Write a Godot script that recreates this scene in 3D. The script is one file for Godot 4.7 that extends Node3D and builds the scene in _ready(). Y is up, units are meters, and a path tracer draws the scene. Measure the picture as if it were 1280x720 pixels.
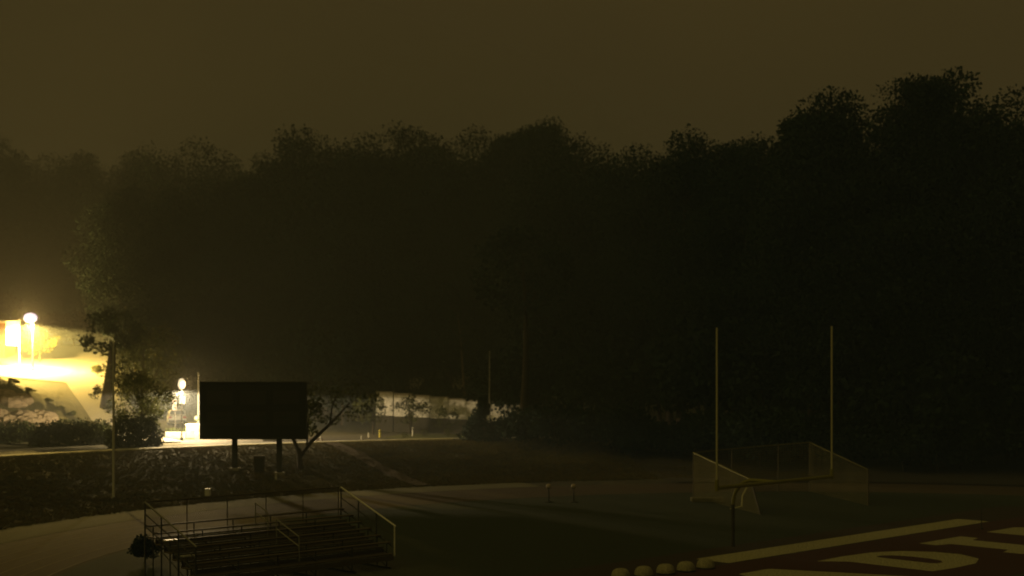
extends Node3D
# Night view over the corner of a football field towards a wooded bank, a scoreboard and a lamp-lit car park.
# World: camera above the origin looking along -z. E runs along the end line (right and away), S along the sideline (left and away).

const EYE := Vector3(0, 8.4, 0)
const FOCAL := 1800.0
const HORIZON := 450.0
var E := Vector3(0.719, 0, -0.695)
var S := Vector3(-0.695, 0, -0.719)
var GOAL := Vector3(11.5, 0, -63.0)
var HUB := Vector3(17.7, 0, -56.5)   # centre of the running track's bend
var rng := RandomNumberGenerator.new()
var wobble := FastNoiseLite.new()
var taken := {}
var M := {}

# ---------------------------------------------------------------- mesh helper
class Mb:
	var v := PackedVector3Array()
	var n := PackedVector3Array()
	var c := PackedColorArray()
	var tint := Color(1, 1, 1)
	func tri(a: Vector3, b: Vector3, d: Vector3, na: Vector3, nb: Vector3, nd: Vector3) -> void:
		if (b - a).cross(d - a).dot(na + nb + nd) > 0.0:
			v.append_array([a, d, b]); n.append_array([na, nd, nb])
		else:
			v.append_array([a, b, d]); n.append_array([na, nb, nd])
		c.append_array([tint, tint, tint])
	func flat(a: Vector3, b: Vector3, d: Vector3, out: Vector3) -> void:
		var nn := (b - a).cross(d - a).normalized()
		if nn.dot(out) < 0.0: nn = -nn
		tri(a, b, d, nn, nn, nn)
	func quad(a: Vector3, b: Vector3, d: Vector3, e: Vector3, out: Vector3) -> void:
		flat(a, b, d, out); flat(a, d, e, out)
	func box(at: Vector3, size: Vector3, basis := Basis.IDENTITY, ch := -1.0) -> void:
		var h := size * 0.5
		if ch < 0.0: ch = minf(0.02, minf(h.x, minf(h.y, h.z)) * 0.35)
		var ax := [basis.x, basis.y, basis.z]
		for k in 3:
			for s in [-1.0, 1.0]:
				var o: Vector3 = ax[k] * s
				var i := (k + 1) % 3
				var j := (k + 2) % 3
				var p := at + o * h[k]
				var u: Vector3 = ax[i] * (h[i] - ch)
				var w: Vector3 = ax[j] * (h[j] - ch)
				quad(p + u + w, p - u + w, p - u - w, p + u - w, o)
				# edges: face k with face i
				for t in [-1.0, 1.0]:
					var o2: Vector3 = ax[i] * t
					var q1 := at + o * h[k] + o2 * (h[i] - ch)
					var q2 := at + o * (h[k] - ch) + o2 * h[i]
					quad(q1 + w, q1 - w, q2 - w, q2 + w, o + o2)
		for sx in [-1.0, 1.0]:
			for sy in [-1.0, 1.0]:
				for sz in [-1.0, 1.0]:
					var X: Vector3 = ax[0] * sx
					var Y: Vector3 = ax[1] * sy
					var Z: Vector3 = ax[2] * sz
					flat(at + X * h.x + Y * (h.y - ch) + Z * (h.z - ch), at + X * (h.x - ch) + Y * h.y + Z * (h.z - ch), at + X * (h.x - ch) + Y * (h.y - ch) + Z * h.z, X + Y + Z)
	func tube(a: Vector3, b: Vector3, r0: float, r1: float, sides := 8, caps := true) -> void:
		path([a, b], [r0, r1], sides, caps)
	func path(p: Array, r: Array, sides := 8, caps := true) -> void:
		var rings := []
		var dirs := []
		for i in p.size():
			var d: Vector3 = (p[mini(i + 1, p.size() - 1)] - p[maxi(i - 1, 0)]).normalized()
			var side := d.cross(Vector3.UP if absf(d.y) < 0.9 else Vector3.RIGHT).normalized()
			var up := side.cross(d)
			var ring := []
			for k in sides:
				var a := TAU * k / sides
				ring.append(side * cos(a) + up * sin(a))
			rings.append(ring); dirs.append(d)
		for i in p.size() - 1:
			for k in sides:
				var m := (k + 1) % sides
				var a: Vector3 = p[i] + rings[i][k] * r[i]
				var b: Vector3 = p[i] + rings[i][m] * r[i]
				var d: Vector3 = p[i + 1] + rings[i + 1][m] * r[i + 1]
				var e: Vector3 = p[i + 1] + rings[i + 1][k] * r[i + 1]
				tri(a, b, d, rings[i][k], rings[i][m], rings[i + 1][m])
				tri(a, d, e, rings[i][k], rings[i + 1][m], rings[i + 1][k])
		if caps:
			for end in [0, p.size() - 1]:
				var o: Vector3 = dirs[end] * (-1.0 if end == 0 else 1.0)
				for k in sides:
					flat(p[end], p[end] + rings[end][k] * r[end], p[end] + rings[end][(k + 1) % sides] * r[end], o)
	func lathe(at: Vector3, prof: Array, sides := 16, axis := Basis.IDENTITY) -> void:
		for i in prof.size() - 1:
			var p0: Vector2 = prof[i]
			var p1: Vector2 = prof[i + 1]
			var d := p1 - p0
			var nn := Vector2(d.y, -d.x).normalized()
			for k in sides:
				var a0 := TAU * k / sides
				var a1 := TAU * (k + 1) / sides
				var f := func(p: Vector2, a: float) -> Vector3: return at + axis * Vector3(p.x * cos(a), p.y, p.x * sin(a))
				var g := func(a: float) -> Vector3: return axis * Vector3(nn.x * cos(a), nn.y, nn.x * sin(a)).normalized()
				var n0: Vector3 = g.call(a0)
				var n1: Vector3 = g.call(a1)
				if p0.x > 1e-4: tri(f.call(p0, a0), f.call(p0, a1), f.call(p1, a1), n0, n1, n1)
				if p1.x > 1e-4: tri(f.call(p0, a0), f.call(p1, a1), f.call(p1, a0), n0, n1, n0)
	func ball(at: Vector3, r: Vector3, rings := 10, sides := 16, noise: FastNoiseLite = null, amp := 0.0) -> void:
		var pt := func(i: int, k: int) -> Vector3:
			var th := PI * i / rings
			var ph := TAU * (k % sides) / sides
			var d := Vector3(sin(th) * cos(ph), cos(th), sin(th) * sin(ph))
			var s := 1.0
			if noise: s += amp * noise.get_noise_3dv(d * 60.0 + at * 31.0)
			return at + d * r * s
		for i in rings:
			for k in sides:
				var a: Vector3 = pt.call(i, k)
				var b: Vector3 = pt.call(i, k + 1)
				var d: Vector3 = pt.call(i + 1, k + 1)
				var e: Vector3 = pt.call(i + 1, k)
				if noise:
					var o := (a + d) * 0.5 - at
					if i > 0: flat(a, b, d, o)
					if i < rings - 1: flat(a, d, e, o)
				else:
					var na := ((a - at) / r).normalized()
					var nb := ((b - at) / r).normalized()
					var nd := ((d - at) / r).normalized()
					var ne := ((e - at) / r).normalized()
					if i > 0: tri(a, b, d, na, nb, nd)
					if i < rings - 1: tri(a, d, e, na, nd, ne)
	func leaf(at: Vector3, along: Vector3, across: Vector3, ln: float, wd: float) -> void:
		# a bent leaf spray of two faces
		var t := at + along * ln
		var nn := along.cross(across).normalized()
		var mid := at + along * ln * 0.5 + nn * ln * 0.12
		v.append_array([at, mid + across * wd, t, at, t, mid - across * wd])
		var n1 := (nn + across * 0.3).normalized()
		var n2 := (nn - across * 0.3).normalized()
		n.append_array([n1, n1, n1, n2, n2, n2])
		for i in 6: c.append(tint)
	func ribbon(a: Vector3, b: Vector3, w: float, out: Vector3) -> void:
		var side := (b - a).cross(out).normalized() * w * 0.5
		quad(a + side, b + side, b - side, a - side, out)
	func done() -> ArrayMesh:
		var arr := []
		arr.resize(Mesh.ARRAY_MAX)
		arr[Mesh.ARRAY_VERTEX] = v
		arr[Mesh.ARRAY_NORMAL] = n
		arr[Mesh.ARRAY_COLOR] = c
		var m := ArrayMesh.new()
		m.add_surface_from_arrays(Mesh.PRIMITIVE_TRIANGLES, arr)
		return m

# ---------------------------------------------------------------- scene helpers
func numbered(called: String) -> String:
	if not taken.has(called):
		taken[called] = 0
		return called
	taken[called] += 1
	return "%s_%03d" % [called, taken[called]]

func obj(called: String, mesh: Variant, m: Material, parent: Node = null, at := Vector3.ZERO) -> MeshInstance3D:
	var o := MeshInstance3D.new()
	o.mesh = mesh.done() if mesh is Mb else mesh
	o.material_override = m
	o.position = at
	if parent == null:
		o.name = numbered(called); add_child(o)
	else:
		var k := 0
		var nm := called
		while parent.has_node(nm):
			k += 1; nm = "%s_%03d" % [called, k]
		o.name = nm; parent.add_child(o)
	return o

func tag(o: Node, label: String, category: String, group := "") -> Node:
	o.set_meta("label", label); o.set_meta("category", category)
	if group: o.set_meta("group", group)
	return o

func thing(called: String, label: String, category: String, at: Vector3, turn := 0.0, group := "") -> Node3D:
	var o := Node3D.new()
	o.name = numbered(called); add_child(o)
	o.position = at; o.rotation.y = turn
	tag(o, label, category, group)
	return o

func copy(src: Node3D, at: Vector3, turn: float, label: String, group := "", size := 1.0) -> Node3D:
	var o: Node3D = src.duplicate()
	o.name = numbered(str(src.name).rstrip("0123456789").rstrip("_")); add_child(o)
	o.position = at; o.rotation.y = turn; o.scale = Vector3.ONE * size
	o.set_meta("label", label)
	if group: o.set_meta("group", group)
	elif o.has_meta("group"): o.remove_meta("group")
	return o

func struct(called: String, mesh: Variant, m: Material, label: String) -> MeshInstance3D:
	var o := obj(called, mesh, m)
	o.set_meta("kind", "structure"); o.set_meta("label", label)
	return o

func at(px: float, py: float, d: float) -> Vector3:      # a point seen in that direction at depth d
	return Vector3((px - 640.0) / FOCAL * d, EYE.y - (py - HORIZON) / FOCAL * d, -d)

func spot(px: float, d: float) -> Vector3:                # the ground there
	var x := (px - 640.0) / FOCAL * d
	return Vector3(x, height(x, -d), -d)

func ss(a: float, b: float, x: float) -> float:
	return smoothstep(a, b, x)

func height(x: float, z: float) -> float:
	var r := Vector2(x - HUB.x, z - HUB.z).length()
	if r < 46.0: return 0.0
	var h := 1.8 * ss(46.0, 65.6, r)
	var left := 1.0 - ss(-0.278, -0.235, x / maxf(-z, 20.0))
	if z > -60.0: left *= ss(-30.0, -60.0, z)
	h += left * (5.4 * clampf((r - 78.0) / 37.0, 0.0, 1.0) + 0.14 * clampf(r - 116.0, 0.0, 22.0))
	h += (1.0 - left) * 0.03 * clampf(r - 80.0, 0.0, 200.0)
	var dx := x + 46.5
	h += 2.7 * exp(-pow(dx / (14.0 if dx < 0.0 else 4.6), 2.0) - pow((z + 126.0) / 6.0, 2.0))
	var rough := ss(47.0, 52.0, r) * (1.0 - ss(59.0, 63.0, r)) + ss(84.0, 92.0, r) * (1.0 - left)
	h += rough * (0.10 * wobble.get_noise_2d(x * 6.0, z * 6.0) + 0.18 * wobble.get_noise_2d(x * 1.5, z * 1.5))
	return h

func mat(r: float, g: float, b: float, rough := 0.8, metal := 0.0) -> StandardMaterial3D:
	var m := StandardMaterial3D.new()
	m.albedo_color = Color(r, g, b).linear_to_srgb()
	m.roughness = rough; m.metallic = metal
	return m

func noisy(a: Color, b: Color, freq: float, scale: float, rough: float, relief := 0.0, seed := 1, kind := FastNoiseLite.TYPE_SIMPLEX_SMOOTH) -> StandardMaterial3D:
	var m := StandardMaterial3D.new()
	var nz := FastNoiseLite.new()
	nz.noise_type = kind; nz.seed = seed; nz.frequency = freq; nz.fractal_octaves = 5
	var t := NoiseTexture2D.new()
	t.width = 512; t.height = 512; t.seamless = true; t.noise = nz
	var gr := Gradient.new()
	gr.set_color(0, a.linear_to_srgb()); gr.set_color(1, b.linear_to_srgb())
	gr.set_offset(0, 0.2); gr.set_offset(1, 0.8)
	t.color_ramp = gr
	m.albedo_texture = t
	m.uv1_triplanar = true; m.uv1_world_triplanar = true
	m.uv1_scale = Vector3.ONE * scale
	m.roughness = rough
	if relief > 0.0:
		var t2 := NoiseTexture2D.new()
		t2.width = 512; t2.height = 512; t2.seamless = true; t2.noise = nz
		m.heightmap_enabled = true; m.heightmap_texture = t2; m.heightmap_scale = relief
	return m

func leafy(r: float, g: float, b: float) -> StandardMaterial3D:
	var m := mat(r, g, b, 0.75)
	m.vertex_color_use_as_albedo = true
	m.metallic_specular = 0.15
	m.backlight_enabled = true
	m.backlight = Color(0.35, 0.35, 0.35)
	return m

func glow(col: Color, power: float) -> StandardMaterial3D:
	var m := mat(0.12, 0.12, 0.12, 0.5)
	m.emission_enabled = true
	m.emission = col; m.emission_energy_multiplier = power
	return m

func lamp(at_: Vector3, col: Color, energy: float, size: float, parent: Node) -> OmniLight3D:
	var l := OmniLight3D.new()
	l.name = "lamp_light"
	l.position = at_; l.light_color = col; l.light_energy = energy; l.light_size = size
	l.omni_range = 200.0; l.omni_attenuation = 2.0; l.shadow_enabled = true
	parent.add_child(l, true)
	return l

func downlight(at_: Vector3, col: Color, energy: float, angle: float, parent: Node, soft := 0.12) -> void:
	var l := SpotLight3D.new()
	l.name = "lamp_downlight"
	l.position = at_; l.light_color = col; l.light_energy = energy; l.light_size = 0.3
	l.spot_angle = angle; l.spot_angle_attenuation = soft
	l.spot_range = 200.0; l.spot_attenuation = 2.0; l.shadow_enabled = true
	l.rotation.x = -PI / 2
	parent.add_child(l, true)

func mist(p: Vector3, size: Vector3, density: float) -> void:  # local mist added to imitate lens glare as well as haze
	var f := FogVolume.new()
	f.name = "glare_mist"
	f.shape = RenderingServer.FOG_VOLUME_SHAPE_ELLIPSOID
	f.size = size; f.position = p
	var m := FogMaterial.new()
	m.density = density; m.albedo = Color(0.9, 0.9, 0.85)
	f.material = m
	add_child(f)
	f.set_meta("kind", "stuff"); f.set_meta("label", "added thin mist giving haze and lens glare round the car park lamp")

# ---------------------------------------------------------------- trees
func rnd_dir() -> Vector3:
	var y := rng.randf_range(-1, 1)
	var a := rng.randf() * TAU
	var q := sqrt(1.0 - y * y)
	return Vector3(q * cos(a), y, q * sin(a))

func clump(mb: Mb, at_: Vector3, r: float, count: int, size: float, tone: float, squash := 0.75) -> void:
	for i in count:
		var d := rnd_dir()
		var p := at_ + d * Vector3(r, r * squash, r) * pow(rng.randf(), 0.45)
		var al := (d * 0.7 + rnd_dir() * 0.8 + Vector3(0, -0.15, 0)).normalized()
		var ac := al.cross(rnd_dir()).normalized()
		var g := tone * rng.randf_range(0.7, 1.3)
		mb.tint = Color(g * rng.randf_range(0.85, 1.2), g, g * rng.randf_range(0.7, 1.0))
		var s := size * rng.randf_range(0.6, 1.25)
		mb.leaf(p, al, ac, s, s * 0.34)

func trunk_mesh(h: float, r: float, limbs: int, spread: float, from: float, lean := 0.0) -> Mb:
	var mb := Mb.new()
	var p := []
	var rr := []
	for i in 7:
		var t := i / 6.0
		p.append(Vector3(sin(t * 3.0 + lean) * 0.02 * h + lean * t * h * 0.1, t * h, cos(t * 4.0) * 0.015 * h - 0.015 * h))
		rr.append(r * (1.35 if i == 0 else lerpf(1.0, 0.15, t)))
	mb.path(p, rr, 9)
	for k in limbs:
		var t := lerpf(from, 0.92, (k + 0.5) / limbs)
		var b: Vector3 = p[int(t * 6)].lerp(p[mini(int(t * 6) + 1, 6)], fposmod(t * 6, 1.0))
		var a := k * 2.4 + rng.randf()
		var o := Vector3(cos(a), rng.randf_range(0.35, 0.8), sin(a))
		var ln := spread * rng.randf_range(0.6, 1.0) * (1.15 - 0.6 * t)
		var r0 := r * lerpf(0.5, 0.16, t)
		mb.path([b, b + o * ln * 0.5, b + o * ln * 0.8 + Vector3(0, ln * 0.25, 0)], [r0, r0 * 0.6, r0 * 0.2], 6, false)
	return mb

# broad: rounded crown of clumps; tall: taller; pine: open flat tufts high up; cone: spire
func crown_mesh(style: String, h: float, rad: float, clumps: int, per: int, leaf: float) -> Mb:
	var mb := Mb.new()
	for k in clumps:
		var p: Vector3
		var r := rad * rng.randf_range(0.22, 0.36)
		if style == "cone":
			var t := pow(rng.randf(), 1.4)
			var a := rng.randf() * TAU
			var q := rad * (1.0 - t) * sqrt(rng.randf_range(0.25, 1.0))
			p = Vector3(cos(a) * q, h * (0.06 + 0.94 * t), sin(a) * q)
			r = rad * lerpf(0.34, 0.12, t)
		elif style == "pine":
			var t := rng.randf()
			var a := rng.randf() * TAU
			var q := rad * sqrt(rng.randf()) * (1.0 - 0.55 * t) * (0.75 + 0.25 * sin(a * 3.0))
			p = Vector3(cos(a) * q, h * lerpf(0.45, 0.96, t), sin(a) * q)
			r = rad * rng.randf_range(0.16, 0.3)
		else:
			var low := 0.16 if style == "broad" else 0.10
			var d := rnd_dir() * pow(rng.randf(), 0.28)
			var mid := h * (low + 1.0) * 0.5
			var half := h * (1.0 - low) * 0.5
			var wide := 1.0 if d.y < 0.2 else 1.0 - 0.25 * d.y
			p = Vector3(d.x * rad * wide, mid + d.y * (half - r * 0.5), d.z * rad * wide)
			p.x += rad * 0.12 * sin(p.y * 0.8 + rad)
		clump(mb, p, r, per, leaf, rng.randf_range(0.55, 1.35))
	return mb

func make_tree(called: String, style: String, h: float, rad: float, clumps: int, per: int, leaf: float, trunk_r: float, label: String, category := "tree", bark: String = "bark", foliage: String = "leaf") -> Node3D:
	var t := thing(called, label, category, Vector3.ZERO)
	obj("trunk", trunk_mesh(h * 0.93, trunk_r, 9, rad * 0.9, 0.3 if style != "pine" else 0.5), M[bark], t)
	obj("crown", crown_mesh(style, h, rad, clumps, per, leaf), M[foliage], t)
	return t

# ---------------------------------------------------------------- sheets on the ground
func strip(pts: Array, w: float, lift: float, across := 3, step := 1.0) -> Mb:
	var mb := Mb.new()
	var cv := Curve3D.new()
	for i in pts.size():
		var tang: Vector3 = (pts[mini(i + 1, pts.size() - 1)] - pts[maxi(i - 1, 0)]) / 6.0
		cv.add_point(pts[i], -tang, tang)
	var ln := cv.get_baked_length()
	var n := int(ln / step) + 1
	var rows := []
	for i in n + 1:
		var a := cv.sample_baked(minf(ln * i / n, ln))
		var b := cv.sample_baked(minf(ln * i / n + 0.1, ln))
		var c0 := cv.sample_baked(maxf(ln * i / n - 0.1, 0.0))
		var d := (b - c0)
		d.y = 0
		var side := d.normalized().cross(Vector3.UP)
		var row := []
		for k in across + 1:
			var q := a + side * w * (float(k) / across - 0.5)
			q.y = height(q.x, q.z) + lift
			row.append(q)
		rows.append(row)
	for i in n:
		for k in across:
			mb.quad(rows[i][k], rows[i + 1][k], rows[i + 1][k + 1], rows[i][k + 1], Vector3.UP)
	return mb

func arc(r0: float, r1: float, a0: float, a1: float, lift: float, n := 120, across := 4) -> Mb:   # angles measured about the track hub, from -z towards -x
	var mb := Mb.new()
	var pt := func(i: int, k: int) -> Vector3:
		var a := deg_to_rad(lerpf(a0, a1, float(i) / n))
		var r := lerpf(r0, r1, float(k) / across)
		var x := HUB.x - sin(a) * r
		var z := HUB.z - cos(a) * r
		return Vector3(x, height(x, z) + lift, z)
	for i in n:
		for k in across:
			mb.quad(pt.call(i, k), pt.call(i + 1, k), pt.call(i + 1, k + 1), pt.call(i, k + 1), Vector3.UP)
	return mb

func field_pt(u: float, v: float, y: float) -> Vector3:   # u along the end line from the goal, v outwards past the end line
	return GOAL + E * u + S * v + Vector3(0, y, 0)

func poly(mb: Mb, pts: Array, y: float) -> void:
	var p2 := PackedVector2Array(pts)
	var idx := Geometry2D.triangulate_polygon(p2)
	for i in range(0, idx.size(), 3):
		var t := []
		for k in 3:
			var q := p2[idx[i + k]]
			t.append(field_pt(q.x, q.y, y))
		mb.flat(t[0], t[1], t[2], Vector3.UP)

func net(mb: Mb, a: Vector3, b: Vector3, c: Vector3, d: Vector3, step: float, w: float) -> void:  # a-b bottom, d-c top; square net of strands, sagging a little
	var out := (b - a).cross(d - a).normalized()
	var nx := int(a.distance_to(b) / step)
	var ny := int(maxf(a.distance_to(d), b.distance_to(c)) / step)
	var f := func(s: float, t: float) -> Vector3:
		return a.lerp(b, s).lerp(d.lerp(c, s), t) + out * 0.06 * sin(s * 17.0) * sin(t * PI) - Vector3(0, 0.05 * sin(s * PI * 4.0) ** 2 * t, 0)
	for i in nx + 1:
		var s := float(i) / nx
		for k in 6: mb.ribbon(f.call(s, k / 6.0), f.call(s, (k + 1) / 6.0), w, out)
	for j in ny + 1:
		var t := float(j) / ny
		for k in 12: mb.ribbon(f.call(k / 12.0, t), f.call((k + 1) / 12.0, t), w, out)

func chain(mb: Mb, a: Vector3, b: Vector3, up: float, step: float, w: float) -> void:   # diamond wire between a and b
	var ln := a.distance_to(b)
	var out := (b - a).cross(Vector3.UP).normalized()
	var n := int(ln / step)
	var m := int(up / step)
	for i in range(-m, n + 1):
		var s0 := maxf(i, 0.0)
		var s1 := minf(i + m, n)
		if s1 <= s0: continue
		var p := func(s: float, t: float) -> Vector3: return a.lerp(b, s / n) + Vector3(0, up * t / m, 0)
		mb.ribbon(p.call(s0, s0 - i), p.call(s1, s1 - i), w, out)
		mb.ribbon(p.call(s0, m - (s0 - i)), p.call(s1, m - (s1 - i)), w, out)

# ================================================================ the scene
func _ready() -> void:
	rng.seed = 7
	wobble.seed = 3; wobble.frequency = 0.05
	set_camera_and_light()
	set_materials()
	build_ground()
	build_markings()
	build_far_lot()
	build_wall_and_road()
	build_trees()
	build_hedges()
	build_scoreboard()
	build_goal()
	build_cage()
	build_bleacher()
	build_pads()
	build_poles()
	build_small()

func set_camera_and_light() -> void:
	var cam := Camera3D.new()
	cam.name = "camera"
	cam.position = EYE
	var lens := CameraAttributesPhysical.new()
	lens.frustum_focal_length = 50.0
	lens.exposure_aperture = 1.25
	lens.frustum_focus_distance = 26.0
	cam.attributes = lens
	cam.projection = Camera3D.PROJECTION_FRUSTUM
	cam.near = 1.0; cam.far = 6000.0
	cam.size = 2.0 * 360.0 / FOCAL
	cam.frustum_offset = Vector2(0, (HORIZON - 360.0) / FOCAL)
	add_child(cam); cam.current = true
	var sky := ProceduralSkyMaterial.new()
	sky.sky_top_color = Color(0.0495, 0.0335, 0.0098).linear_to_srgb()
	sky.sky_horizon_color = Color(0.040, 0.0268, 0.0086).linear_to_srgb()
	sky.sky_curve = 0.12
	sky.ground_bottom_color = Color(0.006, 0.005, 0.003).linear_to_srgb()
	sky.ground_horizon_color = Color(0.012, 0.009, 0.004).linear_to_srgb()
	sky.sun_angle_max = 0.1
	var haze := FastNoiseLite.new()
	haze.seed = 5; haze.frequency = 0.012; haze.fractal_octaves = 4
	var veil := NoiseTexture2D.new()
	veil.width = 1024; veil.height = 512; veil.seamless = true; veil.noise = haze
	sky.sky_cover = veil
	sky.sky_cover_modulate = Color(0.011, 0.0072, 0.0015).linear_to_srgb()
	var env := Environment.new()
	env.background_mode = Environment.BG_SKY
	env.sky = Sky.new()
	env.sky.sky_material = sky
	env.background_energy_multiplier = 1.0
	env.tonemap_mode = Environment.TONE_MAPPER_LINEAR
	env.tonemap_exposure = 1.0
	env.sdfgi_enabled = true; env.ssao_enabled = true; env.ssil_enabled = true
	env.fog_enabled = true
	env.fog_density = 0.0017
	env.fog_light_color = Color(0.7, 0.82, 1.0)
	env.volumetric_fog_enabled = true; env.volumetric_fog_density = 0.0
	var we := WorldEnvironment.new()
	we.name = "world_environment"
	we.environment = env
	add_child(we)
	var fill_light := DirectionalLight3D.new()      # dim warm fill added to lift bank and paint, from high left
	fill_light.name = "night_fill"
	fill_light.light_energy = 0.095
	fill_light.light_color = Color(0.97, 0.86, 0.42)
	fill_light.light_angular_distance = 50.0
	fill_light.sky_mode = DirectionalLight3D.SKY_MODE_LIGHT_ONLY
	fill_light.shadow_enabled = true
	fill_light.look_at_from_position(Vector3(-40, 45, 30), Vector3.ZERO)
	add_child(fill_light)

func set_materials() -> void:
	M.grass = noisy(Color(0.06, 0.052, 0.02), Color(0.105, 0.09, 0.034), 0.02, 0.11, 0.95, 1.5, 2)
	M.grass.detail_enabled = true
	var dn := FastNoiseLite.new()
	dn.frequency = 0.008; dn.seed = 9
	var dt := NoiseTexture2D.new()
	dt.width = 512; dt.height = 512; dt.seamless = true; dt.noise = dn
	var dg := Gradient.new()
	dg.set_color(0, Color(0.7, 0.75, 0.62)); dg.set_color(1, Color(1, 0.95, 0.9))
	dt.color_ramp = dg
	M.grass.detail_albedo = dt
	M.grass.detail_blend_mode = BaseMaterial3D.BLEND_MODE_MUL
	M.turf = noisy(Color(0.014, 0.024, 0.009), Color(0.034, 0.046, 0.017), 0.03, 0.23, 0.95, 1.0, 4)
	M.endzone = noisy(Color(0.045, 0.012, 0.008), Color(0.075, 0.022, 0.014), 0.04, 0.3, 0.95, 0.5, 5)
	M.paint = noisy(Color(0.24, 0.23, 0.12), Color(0.64, 0.61, 0.38), 0.05, 0.33, 0.9, 0.3, 6)
	M.dull_paint = noisy(Color(0.22, 0.21, 0.12), Color(0.42, 0.4, 0.25), 0.03, 0.5, 0.9, 0.3, 26)
	M.track = noisy(Color(0.058, 0.036, 0.019), Color(0.092, 0.058, 0.03), 0.05, 0.3, 0.9, 0.3, 7)
	M.gravel = noisy(Color(0.115, 0.108, 0.055), Color(0.2, 0.185, 0.1), 0.04, 0.35, 0.95, 1.0, 8)
	M.asphalt = noisy(Color(0.07, 0.066, 0.06), Color(0.13, 0.12, 0.105), 0.03, 0.2, 0.9, 0.3, 9)
	M.concrete = noisy(Color(0.27, 0.25, 0.21), Color(0.42, 0.39, 0.34), 0.02, 0.3, 0.85, 0.3, 10)
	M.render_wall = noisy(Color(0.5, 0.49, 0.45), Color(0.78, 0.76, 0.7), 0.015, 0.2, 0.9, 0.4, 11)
	M.stone = noisy(Color(0.24, 0.19, 0.12), Color(0.42, 0.34, 0.24), 0.02, 0.5, 0.95, 2.0, 12)
	M.dark_stone = noisy(Color(0.03, 0.028, 0.02), Color(0.06, 0.052, 0.035), 0.02, 0.5, 0.95, 1.0, 19)
	M.brick = noisy(Color(0.22, 0.11, 0.06), Color(0.34, 0.18, 0.1), 0.03, 0.6, 0.9, 0.5, 13)
	M.bark = noisy(Color(0.045, 0.032, 0.02), Color(0.1, 0.075, 0.048), 0.03, 0.9, 0.95, 2.0, 14)
	M.pale_bark = noisy(Color(0.1, 0.075, 0.045), Color(0.2, 0.15, 0.09), 0.03, 0.9, 0.95, 2.0, 15)
	M.leaf = leafy(0.031, 0.052, 0.05)
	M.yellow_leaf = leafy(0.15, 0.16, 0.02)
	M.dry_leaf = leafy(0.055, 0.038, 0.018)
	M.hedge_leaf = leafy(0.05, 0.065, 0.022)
	M.lit_leaf = leafy(0.11, 0.125, 0.04)  # brighter leaf copy: lamplight put into its colour and translucency
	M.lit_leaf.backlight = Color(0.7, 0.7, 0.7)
	M.metal = mat(0.32, 0.32, 0.3, 0.45, 0.7)
	M.galv = mat(0.78, 0.77, 0.7, 0.45, 0.1)
	M.dull_metal = mat(0.05, 0.046, 0.04, 0.6, 0.3)
	M.alu = mat(0.1, 0.078, 0.05, 0.65, 0.1)
	M.post_brown = mat(0.13, 0.11, 0.07, 0.7, 0.1)
	M.alu_rail = mat(0.27, 0.265, 0.23, 0.45, 0.2)
	M.glint_alu = mat(0.8, 0.8, 0.75, 0.3, 0.3)
	M.white = mat(0.75, 0.74, 0.68, 0.5)
	M.cream = mat(0.3, 0.28, 0.22, 0.6)
	M.bark_dark = noisy(Color(0.02, 0.016, 0.01), Color(0.05, 0.036, 0.022), 0.03, 0.9, 0.95, 2.0, 35)
	M.yellow = mat(0.21, 0.2, 0.025, 0.5)
	M.bright_yellow = mat(0.8, 0.7, 0.08, 0.45)
	M.upright = mat(0.5, 0.48, 0.3, 0.45)
	M.net = mat(0.16, 0.145, 0.05, 0.9)
	M.black = mat(0.012, 0.011, 0.01, 0.6)
	M.panel = mat(0.035, 0.03, 0.03, 0.4)
	M.teal = mat(0.012, 0.03, 0.03, 0.5)
	M.rubber = mat(0.02, 0.02, 0.02, 0.85)
	M.glass = mat(0.03, 0.035, 0.04, 0.08, 0.0)
	M.car_white = mat(0.72, 0.71, 0.68, 0.3)
	M.car_white.clearcoat_enabled = true; M.car_white.clearcoat = 0.8
	M.chrome = mat(0.6, 0.6, 0.6, 0.25, 0.9)
	M.red_lens = mat(0.5, 0.02, 0.015, 0.25)
	M.pad = mat(0.042, 0.036, 0.02, 0.9)

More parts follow.
